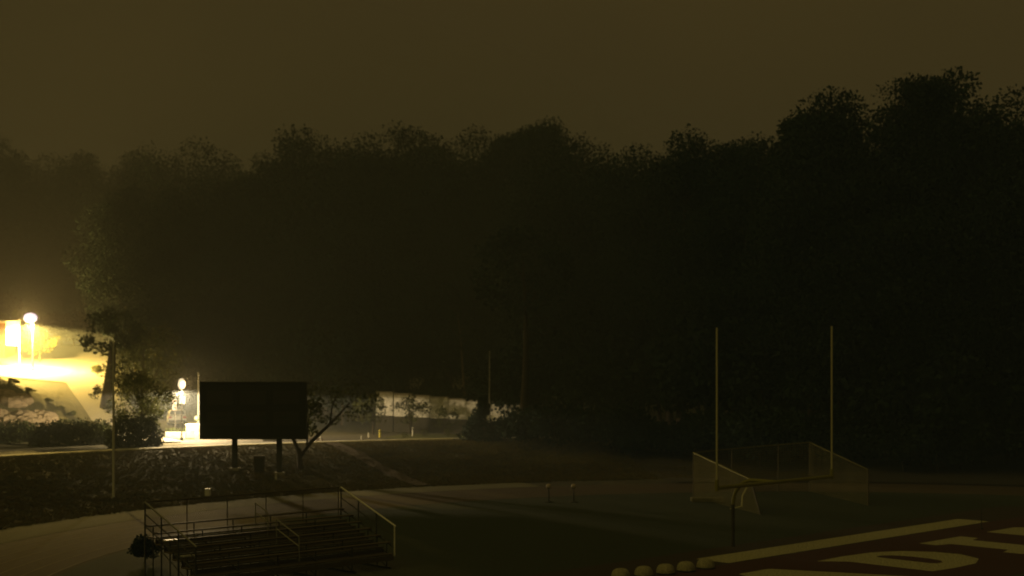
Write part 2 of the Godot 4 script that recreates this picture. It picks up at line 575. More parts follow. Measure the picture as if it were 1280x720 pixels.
# ---------------------------------------------------------------- setting
func build_ground() -> void:
	var xs := []
	var zs := []
	for k in [-2500.0, -1200.0, -600.0, -350.0, -220.0, -160.0, -130.0, -110.0, -95.0, -84.0]: xs.append(k)
	var q := -76.0
	while q <= 60.0: xs.append(q); q += 1.3
	for k in [66.0, 76.0, 90.0, 120.0, 180.0, 300.0, 600.0, 1200.0, 2500.0]: xs.append(k)
	for k in [-2500.0, -1200.0, -600.0, -380.0, -300.0, -260.0, -235.0]: zs.append(k)
	q = -220.0
	while q <= -44.0: zs.append(q); q += 1.3
	for k in [-38.0, -28.0, -14.0, 0.0, 30.0, 100.0, 300.0, 900.0]: zs.append(k)
	var st := SurfaceTool.new()
	st.begin(Mesh.PRIMITIVE_TRIANGLES)
	for z in zs:
		for x in xs:
			st.add_vertex(Vector3(x, height(x, z), z))
	var w := xs.size()
	for j in zs.size() - 1:
		for i in w - 1:
			var a := j * w + i
			for k in [a, a + 1, a + w + 1, a, a + w + 1, a + w]: st.add_index(k)
	st.generate_normals()
	struct("ground", st.commit(), M.grass, "dark grassy ground rising as a bank behind the track")
	# turf of the field and the bend area
	var mb := Mb.new()
	var prev := []
	for i in 61:
		var a := deg_to_rad(lerpf(-80.0, 150.0, i / 60.0))
		prev.append(Vector3(HUB.x - sin(a) * 35.4, 0.005, HUB.z - cos(a) * 35.4))
	for i in 60: mb.flat(HUB + Vector3(0, 0.005, 0), prev[i], prev[i + 1], Vector3.UP)
	struct("field_turf", mb, M.turf, "dark green turf inside the bend of the running track")
	struct("running_track", arc(35.6, 42.0, -70.0, 140.0, 0.006, 160, 2), M.track, "dull red brown running track bending behind the goal")
	var lanes := Mb.new()
	for k in 7:
		var part := arc(35.7 + k * 1.04, 35.75 + k * 1.04, -70.0, 140.0, 0.011, 160, 1)
		lanes.v.append_array(part.v); lanes.n.append_array(part.n); lanes.c.append_array(part.c)
	struct("lane_lines", lanes, mat(0.3, 0.28, 0.2, 0.9), "thin pale lane lines on the running track")
	struct("woodland_shade", arc(42.1, 62.0, -75.0, 9.0, 0.07, 140, 8), noisy(Color(0.022, 0.018, 0.009), Color(0.06, 0.042, 0.02), 0.03, 0.3, 0.95, 2.0, 33), "ground between the track and the woodland, coloured dark for forest shade")  # dark sheet painting the shade of the wood onto the ground
	struct("gravel_path", arc(42.1, 45.6, 22.0, 140.0, 0.008, 120, 3), M.gravel, "pale worn gravel path along the outside of the track")

func build_markings() -> void:
	var ez := Mb.new()
	poly(ez, [Vector2(-16, -0.9), Vector2(26, -0.9), Vector2(26, -10.5), Vector2(-16, -10.5)], 0.010)
	struct("end_zone", ez, M.endzone, "dark red painted turf of the end zone")
	var fr := Mb.new()
	poly(fr, [Vector2(-16, 2.6), Vector2(26, 2.6), Vector2(26, -0.9), Vector2(-16, -0.9)], 0.0095)
	struct("end_zone_surround", fr, noisy(Color(0.028, 0.018, 0.01), Color(0.05, 0.03, 0.016), 0.04, 0.3, 0.95, 0.5, 21), "dark strip of turf on both sides of the end line")
	var band := Mb.new()
	poly(band, [Vector2(-4.3, -0.76), Vector2(17.7, -0.76), Vector2(17.7, 0.97), Vector2(-4.3, 0.97)], 0.016)
	struct("end_line", band, M.paint, "broad pale painted end line under the goal")
	# lettering across the end zone
	var o := Vector2(-1.24, -2.9)
	var letter := func(name_: String, polys: Array) -> void:
		var mb := Mb.new()
		for p in polys:
			var q := []
			for s in p: q.append(o + s)
			poly(mb, q, 0.016)
		struct("painted_letter", mb, M.paint, "pale painted letter %s across the dark red end zone" % name_)
	var D := []     # D as a ring of quads round its counter
	var outer := [Vector2(0.9, -4.9), Vector2(0.9, -3.9), Vector2(0.9, -1.1), Vector2(0.0, -0.1), Vector2(2.0, 0.0), Vector2(4.0, -0.15), Vector2(5.4, -0.8), Vector2(6.2, -2.0), Vector2(6.3, -3.2), Vector2(5.6, -4.4), Vector2(4.2, -5.0), Vector2(2.4, -5.05)]
	var inner := [Vector2(2.9, -3.7), Vector2(2.9, -3.2), Vector2(2.9, -1.5), Vector2(3.0, -1.1), Vector2(3.2, -1.0), Vector2(3.5, -1.0), Vector2(3.9, -1.3), Vector2(4.15, -2.0), Vector2(4.15, -3.0), Vector2(3.9, -3.6), Vector2(3.5, -3.9), Vector2(3.1, -3.9)]
	for i in 12: D.append([outer[i], outer[(i + 1) % 12], inner[(i + 1) % 12], inner[i]])
	letter.call("D", D)
	letter.call("I", [[Vector2(8.3, 0), Vector2(12.1, 0), Vector2(12.1, -0.9), Vector2(11.2, -1.1), Vector2(11.2, -3.9), Vector2(12.1, -4.1), Vector2(12.1, -5), Vector2(8.3, -5), Vector2(8.3, -4.1), Vector2(9.2, -3.9), Vector2(9.2, -1.1), Vector2(8.3, -0.9)]])
	letter.call("N", [[Vector2(14.6, 0), Vector2(17.4, 0), Vector2(20.2, -3.0), Vector2(20.2, 0), Vector2(22, 0), Vector2(22, -5), Vector2(20.2, -5), Vector2(17.0, -1.9), Vector2(17.0, -5), Vector2(14.6, -5)]])
	letter.call("A", [[Vector2(-5.2, 0), Vector2(-3.2, 0), Vector2(-0.9, -5), Vector2(-2.9, -5), Vector2(-3.3, -4.0), Vector2(-5.2, -4.0), Vector2(-5.6, -5), Vector2(-7.6, -5)], ])

func build_far_lot() -> void:
	# the lit car park on its rise, the drive down to the road
	var mb := Mb.new()
	var rows := []
	for j in 28:
		var row := []
		for i in 24:
			var d := lerpf(144.0, 173.0, j / 27.0)
			var p := spot(lerpf(-160.0, 140.0, i / 23.0), d)
			p.y += 0.09
			row.append(p)
		rows.append(row)
	for j in 27:
		for i in 23: mb.quad(rows[j][i], rows[j][i + 1], rows[j + 1][i + 1], rows[j + 1][i], Vector3.UP)
	struct("car_park", mb, M.concrete, "bright pale car park surface under the lamp")
	struct("driveway", strip([spot(190, 114), spot(165, 120), spot(146, 128), spot(126, 138), spot(110, 148)], 5.0, 0.12, 5), M.concrete, "pale drive sloping down from the car park")
	# lamp
	var base := spot(41, 150)
	var lp := thing("car_park_lamp", "glaring white lamp head on a pale post in the bright car park at far left", "street lamp", base)
	var head := at(38, 397.5, 150) - base
	var pole := Mb.new()
	pole.lathe(Vector3.ZERO, [Vector2(0.16, 0), Vector2(0.16, 0.35), Vector2(0.09, 0.4), Vector2(0.06, head.y - 0.1), Vector2(0.0, head.y)], 12)
	obj("post", pole, M.galv, lp)
	var armm := Mb.new()
	armm.path([Vector3(0, head.y - 0.6, 0), Vector3(head.x * 0.5, head.y + 0.25, 0), head + Vector3(0, 0.42, 0)], [0.045, 0.04, 0.035], 8)
	obj("arm", armm, M.galv, lp)
	var bulb := Mb.new()
	bulb.ball(head, Vector3(0.72, 0.54, 0.5), 12, 20)
	obj("lamp_globe", bulb, glow(Color(0.98, 0.9, 0.98), 1.6), lp)
	lamp(head + Vector3(0.1, -0.35, 0.85), Color(1.0, 0.78, 0.42), 230.0, 0.3, lp)
	downlight(head + Vector3(0, -0.6, 0.0), Color(1.0, 0.83, 0.42), 3200.0, 86.0, lp)
	mist(head + base, Vector3(150, 66, 156), 0.0028)
	# white sign
	var sb := spot(24, 151.5)
	var sg := thing("white_sign", "tall white sign board on a post left of the glaring lamp", "sign", sb)
	var post := Mb.new()
	post.box(Vector3(0, 2.6, 0), Vector3(0.12, 5.2, 0.12))
	obj("post", post, M.galv, sg)
	var top: float = at(24, 401, 151.5).y - sb.y
	var bot: float = at(24, 432, 151.5).y - sb.y
	var bd := Mb.new()
	bd.box(Vector3(-0.72, (top + bot) * 0.5, 0.1), Vector3(1.3, top - bot, 0.08))
	obj("board", bd, M.white, sg)
	var bar := Mb.new()
	bar.box(Vector3(-0.72, (top + bot) * 0.5 + 0.1, 0.145), Vector3(0.6, 0.06, 0.01))
	obj("dark_mark", bar, M.dull_metal, sg)
	# low building at the edge
	var bb := spot(-40, 158)
	var bu := thing("brick_building", "low brick building with a white roof edge cut off by the left frame edge", "building", bb)
	var wall := Mb.new()
	wall.box(Vector3(0, 1.2, -2.0), Vector3(8.0, 4.8, 4.0))
	obj("wall", wall, M.brick, bu)
	var roof := Mb.new()
	roof.box(Vector3(0, 3.75, -2.0), Vector3(8.6, 0.3, 4.6))
	obj("roof", roof, M.white, bu)
	for k in 2:
		var wn := Mb.new()
		wn.box(Vector3(1.2 - k * 2.6, 1.9, 0.02), Vector3(1.1, 1.2, 0.06))
		var f := obj("window", wn, M.glass, bu)
		var fr := Mb.new()
		for s in [-1, 1]:
			fr.box(Vector3(1.2 - k * 2.6 + s * 0.6, 1.9, 0.04), Vector3(0.1, 1.4, 0.1))
			fr.box(Vector3(1.2 - k * 2.6, 1.9 + s * 0.66, 0.043), Vector3(1.1, 0.1, 0.1))
		obj("frame", fr, M.white, f)
	# small lit trees at the back of the lot
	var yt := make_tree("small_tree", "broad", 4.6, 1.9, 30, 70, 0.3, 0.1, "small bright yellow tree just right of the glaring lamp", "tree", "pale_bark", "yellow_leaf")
	yt.position = spot(49, 158)
	var bt := make_tree("dry_tree", "broad", 4.2, 1.9, 34, 70, 0.3, 0.1, "bushy brown tree second right of the lamp at the back of the car park", "tree", "bark", "dry_leaf")
	bt.position = spot(72, 172)
	copy(bt, spot(92, 173), 2.0, "bushy brown tree at the back of the car park, left of the orange ground", "", 1.05)
	copy(bt, spot(113, 175), 4.0, "small dim brown tree behind the orange lit end of the car park", "", 0.9)
	copy(bt, spot(126, 168), 1.0, "low brown bush with a lit top beside the dark leaning trunk", "", 0.55)
	copy(yt, spot(15, 172), 1.3, "yellow lit tree behind the white sign board", "", 1.0)
	copy(bt, spot(-6, 176), 3.3, "pink brown tree at the left frame edge above the white sign", "", 1.6)
	copy(yt, spot(122, 150), 0.3, "low yellow shrub at the right edge of the bright car park", "", 0.3)
	# soil and ground cover of the mound
	var mc := Mb.new()
	var grid := []
	for j in 26:
		var row := []
		for i in 40:
			var d := lerpf(111.0, 138.0, j / 25.0)
			var q := spot(lerpf(-90.0, 116.0 - maxf(0.0, d - 122.0) * 2.6, i / 39.0), d)
			q.y += 0.09 + 0.12 * (wobble.get_noise_2d(q.x * 14.0, q.z * 14.0) + 0.4)
			row.append(q)
		grid.append(row)
	for j in 25:
		for i in 39: mc.quad(grid[j][i], grid[j][i + 1], grid[j + 1][i + 1], grid[j + 1][i], Vector3.UP)
	struct("mound", mc, noisy(Color(0.05, 0.045, 0.02), Color(0.13, 0.125, 0.04), 0.03, 0.4, 0.95, 3.0, 31), "overgrown mound of soil below the bright car park")
	# boulders on the mound
	for k in 26:
		var px := rng.randf_range(-12, 66)
		var d := rng.randf_range(117.0, 124.5)
		var p := spot(px, d)
		var r := rng.randf_range(0.4, 1.0)
		var rk := Mb.new()
		rk.ball(Vector3(0, r * 0.3, 0) , Vector3(r * 1.2, r * 0.75, r), 7, 10, wobble, 0.6)
		var o := obj("boulder", rk, M.stone, null, p)
		tag(o, "pale brown boulder among the rocks heaped on the mound below the lamp", "boulder", "boulders on the mound")
	# weeds over the mound crest
	var sh := make_tree("mound_shrub", "broad", 1.3, 1.1, 16, 60, 0.2, 0.04, "low yellow green shrub on the crest of the mound below the lamp", "shrub", "bark", "lit_leaf")
	sh.set_meta("group", "shrubs on the mound crest")
	sh.position = spot(36, 128); sh.scale = Vector3.ONE * 0.45
	for k in 5:
		copy(sh, spot([60, 76, 90, 100, 16][k], [128, 127, 125, 121, 128][k]), k * 1.7, "low yellow green shrub on the crest of the mound below the lamp", "shrubs on the mound crest", rng.randf_range(0.3, 0.5))

func build_wall_and_road() -> void:
	struct("road", arc(67.9, 77.5, 4.0, 37.5, 0.02, 80, 3), M.asphalt, "road behind the scoreboard along the top of the bank")
	struct("pavement", arc(66.3, 67.6, 4.0, 62.0, 0.10, 110, 3), M.render_wall, "pavement beside the road, coloured pale to carry lamplight, lit behind the scoreboard")  # pale colour stands in for lamplight along this strip
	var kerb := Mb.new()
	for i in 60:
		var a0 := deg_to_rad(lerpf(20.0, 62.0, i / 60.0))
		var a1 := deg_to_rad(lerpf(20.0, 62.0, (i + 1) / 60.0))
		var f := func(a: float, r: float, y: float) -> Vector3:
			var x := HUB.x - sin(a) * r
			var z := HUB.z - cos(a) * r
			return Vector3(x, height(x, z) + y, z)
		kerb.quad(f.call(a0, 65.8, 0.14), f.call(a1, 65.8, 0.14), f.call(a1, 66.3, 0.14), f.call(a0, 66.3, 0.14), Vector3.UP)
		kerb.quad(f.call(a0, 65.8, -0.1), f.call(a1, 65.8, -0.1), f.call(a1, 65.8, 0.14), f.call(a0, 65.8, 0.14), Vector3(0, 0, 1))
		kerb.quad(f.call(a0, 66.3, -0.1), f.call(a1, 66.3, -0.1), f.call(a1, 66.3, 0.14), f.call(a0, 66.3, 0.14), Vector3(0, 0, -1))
	struct("kerb", kerb, mat(0.8, 0.74, 0.45, 0.8), "kerb along the top of the dark bank, coloured pale in place of lamplight")  # missing lamplight is put into the kerb's pale colour
	struct("footpath", strip([spot(388, 121), spot(420, 112), spot(455, 106), spot(492, 101), spot(530, 96)], 1.1, 0.08, 3), M.track, "thin pale path curving down the bank right of the scoreboard")
	# long pale wall: bays butted end to end, each lower than the last
	var a := spot(470, 133)
	var b := spot(652, 127)
	var w := thing("boundary_wall", "long pale boundary wall glimpsed through the trees right of the scoreboard", "wall", a)
	var n := 8
	var dir := (b - a)
	dir.y = 0
	var turn := Basis(Vector3.UP, -atan2(dir.z, dir.x))
	for k in n:
		var t := (k + 0.5) / n
		var px := lerpf(470, 652, t)
		var d := lerpf(133, 127, t)
		var c := spot(px, d)
		var y1 := at(px, lerpf(490, 507, t), d).y
		var y2 := c.y - 0.4
		var y0 := at(px, lerpf(519, 528, t), d).y
		var ln := dir.length() / n
		var mb := Mb.new()
		mb.box(Vector3(c.x, (y0 + y1) * 0.5, c.z) - a, Vector3(ln - 0.03, y1 - y0, 0.3), turn, 0.02)
		var bay := obj("wall_bay", mb, M.render_wall, w)
		var pl := Mb.new()
		pl.box(Vector3(c.x, (y0 + y2) * 0.5 - 0.01, c.z) - a, Vector3(ln - 0.03, y0 - y2 - 0.02, 0.36), turn, 0.02)
		obj("plinth", pl, M.dark_stone, bay)
		var cp := Mb.new()
		cp.box(Vector3(c.x, y1 + 0.06, c.z) - a, Vector3(ln - 0.02, 0.12, 0.42), turn, 0.02)
		obj("coping", cp, M.concrete, bay)
	struct("lawn", strip([spot(490, 124), spot(560, 123), spot(630, 121)], 7.0, 0.06, 4), noisy(Color(0.09, 0.11, 0.035), Color(0.15, 0.16, 0.06), 0.03, 0.3, 0.95, 1.0, 22), "pale green lawn strip below the long pale wall")

# ---------------------------------------------------------------- vegetation
func build_trees() -> void:
	var kinds := []
	kinds.append(make_tree("broad_tree", "broad", 24.0, 6.2, 175, 300, 0.25, 0.36, "x"))
	kinds.append(make_tree("broad_tree", "tall", 25.0, 5.4, 175, 300, 0.25, 0.34, "x"))
	kinds.append(make_tree("tall_tree", "tall", 27.0, 4.8, 175, 300, 0.25, 0.34, "x"))
	kinds.append(make_tree("pine_tree", "pine", 28.0, 6.0, 140, 280, 0.24, 0.36, "x"))
	kinds.append(make_tree("broad_tree", "broad", 22.0, 7.0, 185, 300, 0.25, 0.38, "x"))
	kinds.append(make_tree("understorey_tree", "broad", 10.0, 4.6, 70, 80, 0.5, 0.16, "x"))
	kinds.append(make_tree("thicket_shrub", "broad", 4.5, 2.8, 40, 80, 0.36, 0.07, "x", "shrub"))
	var used := {}
	var high := []
	for t in kinds: high.append(t.get_node("crown").mesh.get_aabb().end.y * 1.003)
	var place := func(k: int, px: float, d: float, top: float, label: String, group := "") -> void:
		var p := spot(px, d)
		var s: float = (at(px, top, d).y - p.y) / high[k]
		if not used.has(k):
			used[k] = true
			var o: Node3D = kinds[k]
			o.position = p; o.scale = Vector3.ONE * s; o.rotation.y = px
			o.set_meta("label", label)
			if group: o.set_meta("group", group)
		else:
			copy(kinds[k], p, px, label, group, s)
	# the crowns that make the skyline, from left to right: kind, x, depth, top, label
	for t in [
		[1, 2, 200, 165, "dim tree rising at the left frame edge high above the car park lamp"],
		[4, 52, 205, 190, "hazy tree in the first dip of the skyline from the left"],
		[0, 108, 198, 184, "hazy broad tree above the bright car park, left of the tall thin pole"],
		[0, 168, 180, 182, "broad tree whose crown tops the skyline above the tall thin pole"],
		[4, 228, 170, 172, "broad tree with a low dome left of the skyline notch above the scoreboard"],
		[1, 290, 172, 190, "tree in the skyline notch above the left half of the scoreboard"],
		[1, 325, 158, 186, "tree just left of the twin domed crowns above the scoreboard"],
		[0, 362, 146, 164, "left one of the twin domed crowns above the scoreboard"],
		[4, 408, 143, 153, "right one of the twin domed crowns above the scoreboard"],
		[1, 458, 145, 160, "flat topped tree between the domed crowns and the peak left of centre"],
		[0, 505, 142, 149, "tree with a rounded peak left of centre on the skyline"],
		[1, 540, 150, 163, "tree on the falling shoulder left of the central skyline notch"],
		[1, 598, 135, 152, "tree with a rounded top right of the central skyline notch"],
		[2, 636, 140, 164, "lower tree between the two central tops of the skyline"],
		[3, 672, 132, 146, "peaked tree highest in the middle of the skyline"],
		[0, 715, 130, 162, "tree on the right shoulder of the middle peak"],
		[4, 752, 128, 168, "tree on the slope down to the long skyline dip"],
		[1, 800, 126, 176, "low tree in the long skyline dip right of the middle"],
		[0, 852, 120, 155, "domed tree straight above the left goal upright"],
		[1, 888, 122, 168, "tree on the right shoulder of the dome above the left goal upright"],
		[2, 922, 120, 182, "tree in the notch between the goal uprights on the skyline"],
		[0, 957, 115, 162, "tree on the step rising to the two big crowns at right"],
		[3, 1012, 108, 128, "tree on the left flank of the big crown above the right goal upright"],
		[0, 1050, 106, 101, "big broad crown above the right goal upright"],
		[4, 1098, 106, 120, "tree in the saddle between the two big crowns at right"],
		[3, 1158, 100, 84, "tree on the left half of the highest crown at right"],
		[0, 1200, 99, 76, "highest tree of the whole skyline, near the right frame edge"],
		[1, 1262, 100, 102, "tree falling away at the right frame edge"],
		[4, 1310, 102, 108, "tree mostly cut off by the right frame edge"],
	]:
		place.call(t[0], t[1], maxf(t[2], 150.0) if t[1] < 700 else maxf(t[2] + 4.0, 107.0), t[3], t[4])
	# the woodland below: nothing tells these apart in the dark
	var wood := "dark woodland tree lost in the unlit mass of trees below the skyline"
	var px := 170.0
	var k := 0
	while px < 1330.0:
		var f := clampf((px - 150.0) / 1100.0, 0.0, 1.0)
		place.call([0, 1, 4, 2][k % 4], px, (rng.randf_range(145, 150) if px < 690.0 else lerpf(158, 110, f) + rng.randf_range(-3, 5)), lerpf(235, 170, f) + rng.randf_range(-20, 30), wood, "woodland trees below the skyline")
		px += rng.randf_range(42, 62); k += 1
	px = -20.0
	while px < 200.0:
		place.call([4, 0, 1][k % 3], px, 206 + rng.randf_range(-6, 4), 240 + rng.randf_range(-15, 25), wood, "woodland trees below the skyline")
		px += rng.randf_range(40, 55); k += 1
	px = 250.0
	while px < 1330.0:
		var f := clampf((px - 250.0) / 900.0, 0.0, 1.0)
		if px < 430.0 or px > 640.0:
			place.call(5, px, lerpf(148, 107, f) + rng.randf_range(-1, 4), lerpf(400, 370, f) + rng.randf_range(-30, 40), "dark understorey tree lost in shadow under the woodland crowns", "understorey trees in shadow")
		px += rng.randf_range(34, 50); k += 1
	for q in 9:
		place.call(5, 436.0 + q * 27.0, 143.0 + (q % 3), 468.0 + 14.0 * (q % 2), "dark understorey tree lost in shadow under the woodland crowns", "understorey trees in shadow")
	px = 660.0
	while px < 1330.0:
		var f := clampf((px - 660.0) / 620.0, 0.0, 1.0)
		place.call(6, px, lerpf(114, 103.5, f) + rng.randf_range(-1, 4), 522 + rng.randf_range(-26, 26), "dark shrub in the thicket at the foot of the woodland", "thicket shrubs")
		px += rng.randf_range(13, 22)
	# the near trees that stand apart
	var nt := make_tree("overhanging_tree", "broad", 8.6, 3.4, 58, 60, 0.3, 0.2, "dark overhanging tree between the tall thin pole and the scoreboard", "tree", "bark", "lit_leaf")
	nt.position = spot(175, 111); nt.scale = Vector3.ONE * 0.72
	var nt2 := copy(nt, spot(183, 132), 2.1, "taller dark tree just right of the bright car park", "", 1.1)
	var dark := thing("dark_tree", "dark leaning trunk at the right end of the bright car park", "tree", spot(137, 131))
	var tm := Mb.new()
	tm.path([Vector3(-0.35, -0.2, 0), Vector3(-0.1, 2.0, 0), Vector3(0.15, 4.0, 0), Vector3(0.3, 6.2, 0)], [0.62, 0.5, 0.4, 0.25], 10)
	obj("trunk", tm, M.bark, dark)
	var dcm := Mb.new()
	for q in 30: clump(dcm, Vector3(0.3, 7.0, 0) + rnd_dir() * Vector3(2.6, 1.8, 2.0), 0.7, 55, 0.32, rng.randf_range(0.6, 1.3))
	for q in 9: clump(dcm, Vector3(0.2, 1.2, 0.5) + rnd_dir() * Vector3(1.5, 1.2, 0.6), 0.35, 40, 0.24, rng.randf_range(0.6, 1.3))
	obj("crown", dcm, M.hedge_leaf, dark)
	for q in [[204, 145, 500], [224, 147, 478], [246, 146, 492]]:
		place.call(6, q[0], q[1], q[2], "dark shrub in the thicket at the foot of the woodland", "thicket shrubs")
	# two-stemmed tree right of the scoreboard
	var tw := thing("leaning_tree", "thin tree with a branch leaning right beside the scoreboard", "tree", spot(373, 101))
	var b := Mb.new()
	b.path([Vector3(0.15, -0.1, 0), Vector3(0.05, 1.2, 0), Vector3(-0.6, 2.6, 0), Vector3(-1.3, 4.4, 0)], [0.22, 0.16, 0.12, 0.06], 8)
	b.path([Vector3(0.15, 0.9, 0), Vector3(0.9, 1.9, 0), Vector3(2.4, 3.3, 0.1), Vector3(3.6, 4.6, 0)], [0.16, 0.14, 0.10, 0.05], 8)
	b.path([Vector3(2.2, 3.1, 0), Vector3(2.4, 4.4, 0.2), Vector3(2.9, 5.6, 0)], [0.08, 0.06, 0.03], 6)
	b.path([Vector3(0.6, 1.6, 0), Vector3(0.7, 3.2, 0.2), Vector3(1.1, 5.0, 0)], [0.09, 0.07, 0.03], 6)
	obj("trunk", b, M.bark, tw)
	var cm := Mb.new()
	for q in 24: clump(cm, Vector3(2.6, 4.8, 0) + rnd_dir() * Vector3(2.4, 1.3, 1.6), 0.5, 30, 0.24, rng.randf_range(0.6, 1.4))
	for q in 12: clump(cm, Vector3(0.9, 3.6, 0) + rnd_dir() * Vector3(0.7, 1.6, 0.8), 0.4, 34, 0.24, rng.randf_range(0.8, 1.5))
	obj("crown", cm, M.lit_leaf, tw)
	# foliage in front of the pale wall
	var sv := make_tree("screening_tree", "broad", 4.2, 1.9, 20, 36, 0.26, 0.08, "sparse tree in front of the left end of the pale wall", "tree", "bark", "lit_leaf")
	sv.position = spot(466, 127); sv.scale = Vector3.ONE * 0.9
	copy(sv, spot(512, 128), 1.2, "small sparse tree hiding the middle of the pale wall's left half", "", 0.85)
	copy(sv, spot(556, 127), 2.6, "thin low tree against the middle of the pale wall", "", 0.62)
	copy(sv, spot(652, 125), 3.9, "dark leafy tree hiding the right end of the pale wall", "", 0.6)
	var cone := make_tree("conical_evergreen", "cone", 4.6, 2.3, 60, 80, 0.3, 0.12, "dark conical evergreen in front of the right part of the pale wall", "tree", "bark", "leaf")
	cone.position = spot(604, 118); cone.scale = Vector3.ONE * 0.78
	for s in [[560, 121, 0.36], [530, 122, 0.3], [505, 119, 0.26], [672, 118, 0.5]]:
		copy(sv, spot(s[0], s[1]), s[0], "low dark bush in the row below the conical evergreen", "low bushes below the pale wall", s[2] * 0.6)
	var pt := thing("bare_trunk_tree", "dark straight bare trunk rising past the right end of the pale wall", "tree", spot(653, 119))
	obj("trunk", trunk_mesh(15.0, 0.42, 5, 3.0, 0.7), M.bark_dark, pt)
	var pcm := Mb.new()
	for q in 40: clump(pcm, Vector3(0, 14.0, 0) + rnd_dir() * Vector3(3.6, 3.0, 3.6), 1.0, 60, 0.45, rng.randf_range(0.6, 1.3))
	obj("crown", pcm, M.leaf, pt)
	var lt := thing("pale_trunk_tree", "slim brownish trunk leaning above the pale wall, left of the thin pole", "tree", spot(586, 141))
	obj("trunk", trunk_mesh(11.0, 0.2, 4, 2.0, 0.7, -1.2), M.pale_bark, lt)
	var pb := make_tree("pale_bush", "broad", 2.6, 1.0, 22, 60, 0.26, 0.05, "faint pale bush standing alone in the dark right of the pale wall", "shrub", "pale_bark", "dry_leaf")
	pb.position = spot(722, 126)

func build_hedges() -> void:
	var defs := [
		[-30.0, 45.0, 111.5, 529.0, 1.5, "dark clipped hedge cut off by the left frame edge, below the boulders"],
		[45.0, 138.0, 111.5, 526.0, 1.6, "long dark clipped hedge on the bank top left of the tall thin pole"],
		[140.0, 196.0, 109.0, 521.0, 1.5, "dark hedge with a rounded right end, just right of the tall thin pole"],
	]
	for h in defs:
		var mid := spot((h[0] + h[1]) * 0.5, h[2])
		var hd := thing("hedge", h[5], "hedge", mid)
		var fol := Mb.new()
		var stems := Mb.new()
		var a := spot(h[0], h[2] - 1.6)
		var b := spot(h[1], h[2] + 1.6)
		var top: float = at(0, h[3], h[2]).y
		var n := int(a.distance_to(b) / 0.42)
		for i in n + 1:
			var t := float(i) / n
			var c := a.lerp(b, t)
			var g := height(c.x, c.z)
			var hh := (top - g) * (1.0 - 0.35 * pow(absf(t * 2.0 - 1.0), 6.0)) * (0.96 + 0.08 * sin(t * 23.0))
			stems.tube(Vector3(c.x, g - 0.1, c.z) - mid, Vector3(c.x, g + hh * 0.8, c.z) - mid, 0.04, 0.015, 5, false)
			for y in 5:
				for w in 3:
					clump(fol, Vector3(c.x, g + hh * (y + 0.4) / 5.0, c.z + h[4] * 0.4 * (w - 1)) - mid, 0.36, 34, 0.22, rng.randf_range(0.6, 1.3), 0.9)
		obj("foliage", fol, M.hedge_leaf, hd)
		obj("stems", stems, M.bark, hd).set_meta("kind", "stuff")
	# rough grass on the bank
	var tuft := Mb.new()
	for i in 7:
		var a := TAU * i / 7.0
		var o := Vector3(cos(a), 0, sin(a))
		tuft.tint = Color(1, 1, 1) * rng.randf_range(0.7, 1.2)
		var side := Vector3(-o.z, 0, o.x) * 0.018
		tuft.flat(o * 0.03 + side, o * 0.03 - side, o * 0.14 + Vector3(0, rng.randf_range(0.07, 0.14), 0), o)
	var gm := leafy(0.17, 0.145, 0.055)
	var spots := []
	while spots.size() < 45000:
		var ang := deg_to_rad(rng.randf_range(-6.0, 75.0))
		var r := 45.4 + 20.2 * rng.randf()
		var x := HUB.x - sin(ang) * r
		var z := HUB.z - cos(ang) * r
		if absf(x / z) > 0.42: continue
		if wobble.get_noise_2d(x * 4.0, z * 4.0) + rng.randf_range(-0.1, 1.6) < 0.0: continue
		spots.append(Vector3(x, height(x, z), z))
	var mm := MultiMesh.new()
	mm.transform_format = MultiMesh.TRANSFORM_3D
	mm.use_colors = true
	mm.mesh = tuft.done()
	mm.instance_count = spots.size()
	for i in spots.size():
		var s := rng.randf_range(0.6, 1.4)
		mm.set_instance_transform(i, Transform3D(Basis(Vector3.UP, rng.randf() * TAU).scaled(Vector3(s, s * rng.randf_range(0.6, 1.2), s)), spots[i]))
		var t := rng.randf_range(0.7, 1.2)
		mm.set_instance_color(i, Color(t * rng.randf_range(0.9, 1.2), t, t * 0.9))
	var g := MultiMeshInstance3D.new()
	g.name = "rough_grass"
	g.multimesh = mm
	g.material_override = gm
	add_child(g)
	g.set_meta("kind", "stuff"); g.set_meta("label", "rough dry grass covering the dark bank below the kerb"); g.set_meta("category", "grass")

